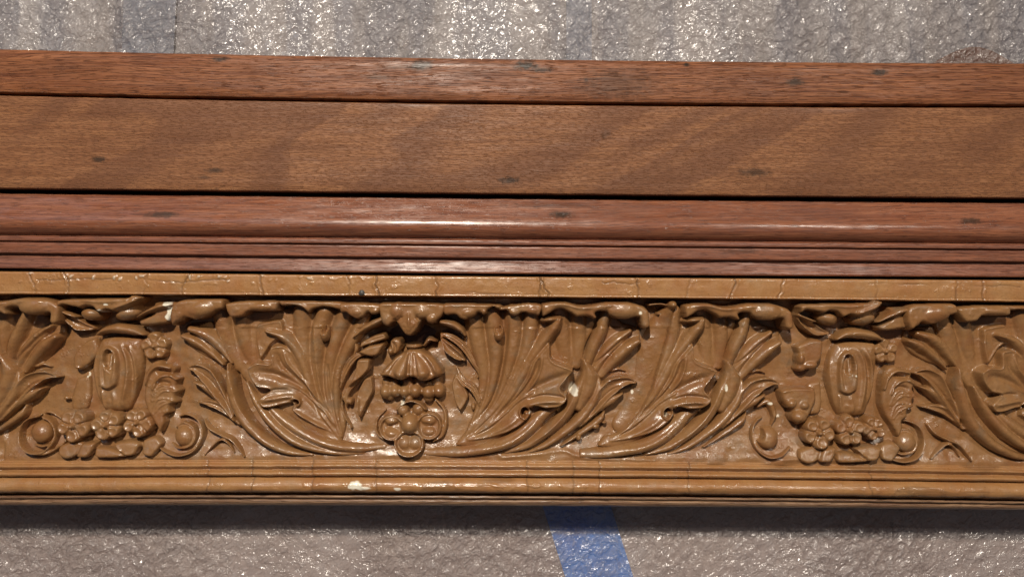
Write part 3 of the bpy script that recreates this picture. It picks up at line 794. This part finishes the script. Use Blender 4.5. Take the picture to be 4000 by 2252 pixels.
C_LEAVES_L = [
 P([(1408, 1360), (1412, 1334), (1460, 1308), (1504, 1298), (1514, 1322), (1470, 1338), (1432, 1350)], 42, 8, rim=3),
 P([(1402, 1372), (1440, 1348), (1500, 1336), (1504, 1350), (1484, 1384), (1456, 1393), (1424, 1386)], 48, 14, rim=3),
 S([(1442, 1378), (1400, 1386), (1368, 1412), (1342, 1460), (1326, 1520)], [7, 12, 16, 14, 6], [40, 42, 40, 36, 28], 'V'),
 P([(1396, 1406), (1420, 1398), (1450, 1400), (1446, 1440), (1420, 1470), (1390, 1492), (1360, 1510), (1385, 1460)], 44, 10, rim=4),
 S([(1392, 1488), (1362, 1520), (1348, 1556), (1352, 1586)], [12, 12, 10, 5], [42, 40, 36, 30], 'V'),
 S([(1334, 1540), (1333, 1580), (1345, 1626), (1372, 1672)], 5, 24), B(1366, 1568, 13, 18, 26),
 P([(1390, 1540), (1420, 1480), (1452, 1470), (1458, 1528), (1432, 1578), (1406, 1636), (1394, 1610)], 24, 8, rim=3), G([(1400, 1550), (1398, 1590), (1400, 1630)], 8, 5),
]
C_LEAVES_R = [
 S([(1724, 1306), (1765, 1318), (1812, 1356), (1848, 1415), (1872, 1468)], [8, 15, 16, 12, 4], [38, 42, 40, 34, 24], 'V'),
 S([(1722, 1320), (1752, 1358), (1790, 1388), (1818, 1408)], [6, 22, 20, 4], [40, 46, 48, 46], 'C'),
 S([(1782, 1436), (1808, 1486), (1846, 1516), (1868, 1560), (1872, 1602)], [5, 14, 16, 12, 4], [28, 36, 40, 38, 30], 'V'),
 P([(1762, 1500), (1780, 1462), (1808, 1496), (1832, 1545), (1812, 1590), (1796, 1608), (1774, 1570)], 24, 8, rim=3), B(1848, 1590, 12, 20, 20),
 S([(1865, 1480), (1878, 1450), (1850, 1420)], [4, 8, 4], 20),
]
C_KNOT = [P([(1522, 1332), (1540, 1318), (1566, 1322), (1572, 1345), (1560, 1372), (1540, 1385), (1528, 1368)], 36, 12), B(1612, 1352, 34, 13, 30, 8), S([(1655, 1350), (1675, 1326), (1702, 1332)], [6, 11, 5], 30), B(1525, 1370, 16, 22, 34), G([(1530, 1330), (1545, 1355), (1540, 1380)], -10, 4)]
SHELL = [
 P([(1600, 1362), (1640, 1362), (1690, 1388), (1722, 1425), (1737, 1458), (1712, 1466), (1692, 1480), (1660, 1488), (1630, 1474), (1602, 1472), (1574, 1484), (1545, 1478), (1522, 1470), (1502, 1468), (1482, 1464), (1510, 1430), (1545, 1390)], 42, 14, (0, .14)),
 S([(1600, 1370), (1588, 1410), (1570, 1452)], [8, 24, 31], [44, 58, 74], 'R', 30), S([(1618, 1370), (1634, 1410), (1654, 1450)], [8, 28, 36], [44, 58, 74], 'R', 30), S([(1608, 1372), (1611, 1420), (1613, 1456)], [5, 11, 15], [46, 56, 68], 'R', 30), S([(1590, 1372), (1552, 1410), (1514, 1450)], [6, 18, 20], [38, 48, 56], 'R', 24), S([(1640, 1368), (1680, 1400), (1708, 1446)], [6, 20, 27], [40, 50, 60], 'R', 24),
 G([(1604, 1368), (1598, 1420), (1597, 1472)], -10, 4), G([(1618, 1370), (1628, 1420), (1638, 1470)], -9, 4), G([(1650, 1372), (1690, 1415), (1708, 1452)], 7, 4), G([(1590, 1372), (1550, 1415), (1525, 1462)], -6, 4),
]
GRAPES = []
for gx, gy, gr in [(1508, 1493, 20), (1540, 1496, 19), (1592, 1492, 22), (1636, 1490, 22), (1666, 1502, 16), (1704, 1492, 24), (1508, 1530, 26), (1545, 1528, 24), (1582, 1530, 24), (1624, 1530, 26), (1670, 1532, 26), (1712, 1526, 26), (1520, 1548, 20), (1600, 1556, 16), (1672, 1556, 20)]:
    gq = random.Random(int(gx)); GRAPES.append(B(gx+gq.uniform(-4, 4), gy+gq.uniform(-5, 4), gr*1.1+gq.uniform(-1, 4), gr*1.12+2, (30 if gy < 1510 else 48) if gy < 1540 else 30, 4))
def ring(cx, cy, r, w, h, a0=0, a1=360, b=6, sq=1.0):
    pts = [(cx+r*math.cos(math.radians(a)), cy+sq*r*math.sin(math.radians(a))) for a in np.linspace(a0, a1, 13)]
    return S(pts, w, h, 'R', b)
ROSETTE = [
 B(1530, 1668, 52, 54, 22, 10, prof='F'), ring(1530, 1668, 45, 8, 38), B(1530, 1640, 30, 22, 38, 14), B(1530, 1692, 32, 22, 38, 14), G([(1508, 1668), (1530, 1658), (1556, 1652)], -8, 4),
 B(1676, 1662, 52, 56, 22, 10, prof='F'), ring(1676, 1662, 46, 8, 38, sq=1.05), B(1674, 1640, 32, 24, 38, 14), B(1676, 1684, 30, 22, 36, 14), G([(1650, 1652), (1680, 1654)], -5, 4),
 B(1600, 1728, 62, 54, 22, 10, prof='F'), ring(1600, 1728, 54, 8, 38, sq=.86), B(1582, 1725, 28, 28, 34, 14), B(1624, 1725, 28, 28, 34, 14),
 S([(1548, 1600), (1566, 1580), (1602, 1566), (1640, 1574), (1664, 1598)], 6, 42, 'R', 6), B(1574, 1602, 26, 26, 40, 8), B(1634, 1598, 28, 28, 40, 8),
 B(1602, 1652, 38, 42, 62, 14), S([(1602, 1612), (1602, 1630)], [3, 12], [30, 50], 'R', 6),
 S([(1700, 1560), (1734, 1600), (1740, 1650), (1726, 1700), (1690, 1724)], [6, 10, 12, 10, 6], [24, 28, 28, 26, 22], 'R', 4),
 S([(1505, 1600), (1470, 1640), (1470, 1690), (1500, 1720)], [4, 6, 8, 5], 18, 'R', 2),
]

# urn with flowers
URN = [
 P([(392, 1318), (470, 1310), (548, 1318), (558, 1380), (550, 1460), (530, 1540), (500, 1604), (405, 1606), (370, 1540), (350, 1450), (366, 1370)], 34, 40),
 S([(386, 1304), (422, 1286), (470, 1282), (530, 1292), (566, 1306)], [9, 19, 24, 21, 8], [50, 56, 58, 54, 46], 'R', 8),
 G([(468, 1338), (492, 1385), (500, 1450), (492, 1520), (478, 1590)], 9, 7), G([(502, 1345), (524, 1400), (532, 1470), (524, 1560)], 8, 6), G([(482, 1350), (510, 1400), (516, 1470), (508, 1560)], -8, 6),
 G([(372, 1360), (364, 1430), (376, 1520), (388, 1600)], 6, 7), G([(400, 1520), (404, 1560), (410, 1600)], 6, 5), G([(440, 1525), (450, 1560), (448, 1600)], 5, 8),
 P([(432, 1350), (460, 1366), (470, 1410), (470, 1470), (462, 1502), (430, 1520), (396, 1508), (390, 1450), (394, 1390), (410, 1358)], 50, 14, rim=5),
 B(432, 1404, 19, 40, 26, 26, -3, mode='over', prof='F'), S([(437, 1384), (436, 1430), (432, 1470), (430, 1500)], [5, 9, 8, 5], [34, 44, 46, 50], 'R', 22), G([(408, 1400), (410, 1450), (418, 1500)], -6, 5), G([(458, 1400), (456, 1450), (446, 1500)], 5, 4),
 P([(285, 1480), (340, 1470), (345, 1560), (330, 1600), (270, 1605), (262, 1560)], 16, 20), B(250, 1555, 18, 12, 22), B(430, 1565, 34, 26, 36, 10),
]
URN_SIDE = [
 P([(592, 1412), (622, 1404), (640, 1418), (668, 1416), (690, 1436), (684, 1458), (704, 1476), (692, 1500), (706, 1524), (688, 1544), (694, 1570), (668, 1584), (670, 1610), (648, 1622), (650, 1650), (628, 1690), (606, 1650), (580, 1612), (560, 1560), (562, 1490), (572, 1440)], 30, 16),
 S([(572, 1500), (590, 1450), (625, 1428), (672, 1436)], [5, 10, 12, 4], 40, 'R', 16), S([(600, 1520), (622, 1478), (660, 1462), (695, 1482)], [5, 9, 11, 4], 38, 'R', 16), S([(600, 1560), (636, 1516), (690, 1524)], [6, 15, 5], 38, 'V', 14),
 S([(604, 1610), (630, 1570), (676, 1562)], [6, 18, 5], 38, 'V', 14), S([(612, 1650), (628, 1620), (656, 1606)], [6, 12, 4], 34, 'V', 12), G([(610, 1445), (645, 1450), (670, 1456)], -14, 9), G([(608, 1500), (640, 1492), (670, 1500)], -9, 7),
]
DRAPE = [
 P([(252, 1166), (500, 1160), (522, 1150), (566, 1158), (548, 1180), (505, 1206), (470, 1217), (432, 1210), (402, 1220), (380, 1200), (352, 1195), (330, 1203), (300, 1198), (262, 1192), (240, 1206), (236, 1190)], 76, 12),
 B(356, 1224, 46, 30, 62, 20, 10), B(495, 1222, 54, 32, 62, 20, -8), S([(240, 1210), (262, 1238), (310, 1270), (362, 1282)], [8, 18, 24, 8], [60, 50, 44, 38], 'C'),
 S([(242, 1212), (275, 1226), (308, 1236)], [8, 10, 5], 62, 'R', 10), G([(520, 1195), (470, 1212), (440, 1240)], -7, 5), G([(545, 1170), (500, 1190), (460, 1205)], 6, 5), G([(330, 1170), (420, 1178), (480, 1172)], 4, 6),
]
DRAPE_R = [
 S([(543, 1238), (588, 1214), (632, 1196), (668, 1190)], [6, 13, 18, 12], [62, 68, 72, 70], 'R', 20),
 P([(596, 1180), (640, 1176), (690, 1178), (690, 1215), (665, 1262), (630, 1270), (560, 1275), (545, 1250), (600, 1222)], 50, 16),
]
def flower(cx, cy, r, rot, h=64, seed=0):
    rr = random.Random(seed); ops = [B(cx, cy, r*.62, r*.62, h*.72, 8)]
    for k in range(5):
        a = math.radians(rot+72*k+rr.uniform(-6, 6)); q = r*.56; s = r*rr.uniform(.42, .50)
        px, py = cx+q*math.cos(a), cy+q*math.sin(a)
        ops.append(B(px, py, s, s*1.08, h, h*.45, math.degrees(a), prof='R'))
        ops.append(B(px, py, s*.82, s*.8, h*rr.uniform(.80, .9), h*.45, math.degrees(a), mode='over', prof='D'))
    for k in range(5):
        a = math.radians(rot+36+72*k); ops.append(G([(cx+r*.2*math.cos(a), cy+r*.2*math.sin(a)), (cx+r*.85*math.cos(a), cy+r*.85*math.sin(a))], -8, 4))
    ops.append(B(cx, cy, r*.22, r*.22, h*1.06, h*.5, mode='over')); return ops
UNDERLEAF = [
 P([(240, 1735), (300, 1715), (330, 1725), (310, 1775), (270, 1790), (235, 1770)], 24, 14), P([(330, 1725), (385, 1722), (372, 1762), (352, 1782), (312, 1778)], 30, 14), P([(385, 1740), (440, 1742), (490, 1760), (500, 1780), (400, 1785), (378, 1772)], 26, 14),
 P([(450, 1725), (520, 1712), (560, 1725), (540, 1770), (500, 1776)], 32, 14), P([(560, 1715), (610, 1700), (640, 1730), (600, 1780), (560, 1770)], 22, 14), G([(455, 1730), (490, 1760)], 6, 4),
]
SCROLL_L = [ring(145, 1697, 71, 7, 30, -75, 268), B(158, 1685, 44, 46, 38, 4), S([(205, 1655), (216, 1690), (205, 1725), (168, 1742), (128, 1735)], [5, 7, 8, 7, 4], [26, 26, 24, 22, 16]),
            S([(120, 1765), (180, 1770), (240, 1735), (262, 1700)], [5, 7, 9, 6], [16, 22, 20, 16]), S([(125, 1632), (180, 1610), (235, 1640)], [5, 10, 5], 14)]
SCROLL_R = [S([(612, 1738), (650, 1762), (705, 1775), (762, 1755), (790, 1700), (775, 1645), (730, 1620), (690, 1628)], [4, 6, 7, 8, 9, 8, 6, 4], [18, 24, 28, 30, 30, 28, 24, 16]), B(720, 1698, 42, 44, 40, 4), S([(680, 1670), (715, 1650), (752, 1668), (762, 1705), (745, 1738), (700, 1748), (665, 1730)], [4, 6, 7, 7, 7, 6, 4], [22, 28, 28, 26, 24, 22, 14])]
ARCH_L = [S([(792, 1640), (815, 1672), (860, 1696), (905, 1716), (935, 1750), (958, 1784)], [5, 9, 9, 9, 8, 4], [16, 22, 24, 24, 20, 14]), S([(800, 1775), (830, 1740), (862, 1716), (890, 1728), (915, 1768)], [4, 6, 7, 6, 4], [12, 18, 22, 20, 12])]

def clip_right_of(line):
    return [(line[0][0], 900)] + line + [(line[-1][0], 2100), (6000, 2100), (6000, 900)]
SEAM = clip_right_of([(2650, 1150), (2620, 1250), (2580, 1400), (2545, 1520), (2500, 1610), (2420, 1690), (2262, 1722), (2262, 1800)])

FR = frieze
ornament('acanthus_leaf', B_FAN, FR); ornament('leaf_stems', B_STEMS, FR); ornament('leaf_fingers', B_FINGERS, FR)
for nm, ops in (('leaf_curl', B_LIP_A), ('leaf_curl', B_LIP_B), ('leaf_curl', B_LIP_C), ('pearl', PEARL_B)): ornament(nm, ops, FR)
# second cast of the same leaf, cut on a slant and pushed against the first
ornament('acanthus_leaf', xf(B_FAN, 556, 3), FR, SEAM); ornament('leaf_stems', xf(B_STEMS, 556, 5), FR, SEAM); ornament('leaf_fingers', xf(B_FINGERS, 550, 6), FR)
ornament('leaf_curl', xf(B_LIP_C, 553, 5), FR, clip_right_of([(2655, 1100), (2655, 1400)]))
ornament('seam_filler', [S([(2632, 1196), (2600, 1260), (2555, 1370), (2530, 1470), (2500, 1560), (2430, 1660)], [20, 52, 66, 56, 56, 40], [44, 22, 18, 14, 12, 8], 'R', -8),
                         S([(2540, 1190), (2580, 1186), (2612, 1192)], 8, 40), B(2628, 1190, 22, 20, 62, 20), B(2575, 1226, 9, 8, 34), B(2325, 1662, 22, 18, 26), B(2260, 1705, 16, 20, 28), B(2360, 1650, 14, 8, 22)], FR)
# the cut-off end of a leaf at the far left
ornament('leaf_stems', xf(B_STEMS, -2264, -22), FR); ornament('leaf_fingers', xf(B_FINGERS, -2266, -18), FR); ornament('leaf_curl', xf(B_LIP_C, -2274, -16), FR)
ornament('acanthus_leaf', xf(B_FAN, -2264, -20), FR)
# left leaf and its repeat at the right end
for dx, dy in ((0, 0), (2838, 18)):
    ornament('acanthus_leaf', xf(A_FAN, dx, dy), FR); ornament('leaf_stems', xf(A_STEMS, dx, dy), FR); ornament('leaf_fingers', xf(A_FINGERS, dx, dy), FR)
    for nm, ops in (('leaf_curl', A_LIP_A), ('leaf_curl', A_LIP_B), ('leaf_curl', A_LIP_C)): ornament(nm, xf(ops, dx, dy), FR)
    ornament('corner_sprig', xf(ARCH_L, dx, dy), FR)
ornament('leaf_curl', A_LIP_D, FR); ornament('pearl', PEARL_A, FR)
# middle
ornament('leaf_curl', C_LIP, FR); ornament('twig', C_TWIG_L, FR); ornament('twig', C_TWIG_R, FR)
ornament('small_leaves', C_LEAVES_L, FR); ornament('small_leaves', C_LEAVES_R, FR); ornament('knot', C_KNOT, FR)
ornament('shell', SHELL, FR); ornament('grape_cluster', GRAPES, FR); ornament('rosette', ROSETTE, FR)
# urns
for k, (dx, dy) in enumerate(((0, 0), (2877, 19))):
    ornament('urn', xf(URN, dx, dy), FR); ornament('side_leaf', xf(URN_SIDE, dx, dy), FR)
    ornament('drapery', xf(DRAPE, dx, dy), FR); ornament('drapery', xf(DRAPE_R, dx, dy), FR); ornament('under_leaf', xf(UNDERLEAF, dx, dy), FR)
    fl_list = [(300, 1658, 66, 20), (428, 1655, 62, -30), (548, 1645, 60, 10), (600, 1352, 56, 50)] if k == 0 else [(3188, 1684, 66, 10), (3308, 1676, 62, -20), (3402, 1668, 50, 30), (3462, 1372, 52, 50)]
    for i, (fx, fy, fr, ro) in enumerate(fl_list):
        ornament('flower', flower(fx, fy, fr, ro, 62 if i < 3 else 40, seed=i+10*k), FR)
ornament('scroll', SCROLL_L, FR); ornament('scroll', SCROLL_R, FR)
ornament('scroll', xf(SCROLL_R, 2819, 24), FR)
ornament('scroll', [S([(3086, 1745), (3050, 1775), (3000, 1782), (2955, 1752), (2938, 1705), (2950, 1655), (2985, 1630)], [6, 8, 8, 8, 8, 7, 4], [24, 26, 28, 28, 28, 24, 18]), B(3000, 1708, 45, 47, 40, 4), B(2965, 1690, 16, 30, 4, 4, mode='over', prof='F'),
                    S([(2965, 1590), (3005, 1570), (3030, 1620), (3020, 1660)], [8, 18, 14, 6], [18, 24, 22, 14])], FR)
ornament('side_leaf', [P([(3040, 1520), (3100, 1508), (3180, 1512), (3190, 1560), (3150, 1640), (3110, 1660), (3085, 1600), (3050, 1570)], 36, 18), B(3085, 1572, 26, 24, 46, 20), B(3135, 1580, 24, 22, 46, 20), B(3115, 1622, 36, 30, 50, 20), G([(3045, 1530), (3100, 1515), (3180, 1520)], 6, 5),
                       P([(3105, 1350), (3170, 1320), (3215, 1330), (3210, 1400), (3180, 1430), (3130, 1455), (3104, 1440), (3120, 1400)], 36, 16), B(3125, 1400, 16, 30, 44, 20), B(3160, 1425, 34, 20, 44, 20)], FR)
ornament('side_leaf', [P([(325, 1330), (372, 1318), (385, 1380), (345, 1425), (300, 1450), (275, 1430), (280, 1380)], 24, 18), G([(285, 1432), (320, 1438), (350, 1410)], 5, 5)], FR)

# nail in the fillet
def nail():
    n = 14; co = []; f = []
    rings_ = [(12, -14), (12, -5), (9, -2), (4, 0), (0.5, 0.5)]
    for r, z in rings_:
        for k in range(n):
            a = 2*math.pi*k/n; co.append((1416+r*math.cos(a)*(1+.12*math.sin(3*a)), 1143+r*math.sin(a), z))
    for j in range(len(rings_)-1):
        for k in range(n): f.append((j*n+k, j*n+(k+1) % n, (j+1)*n+(k+1) % n, (j+1)*n+k))
    return mesh_obj('nail', co, f, M_NAIL, rail)
nail()
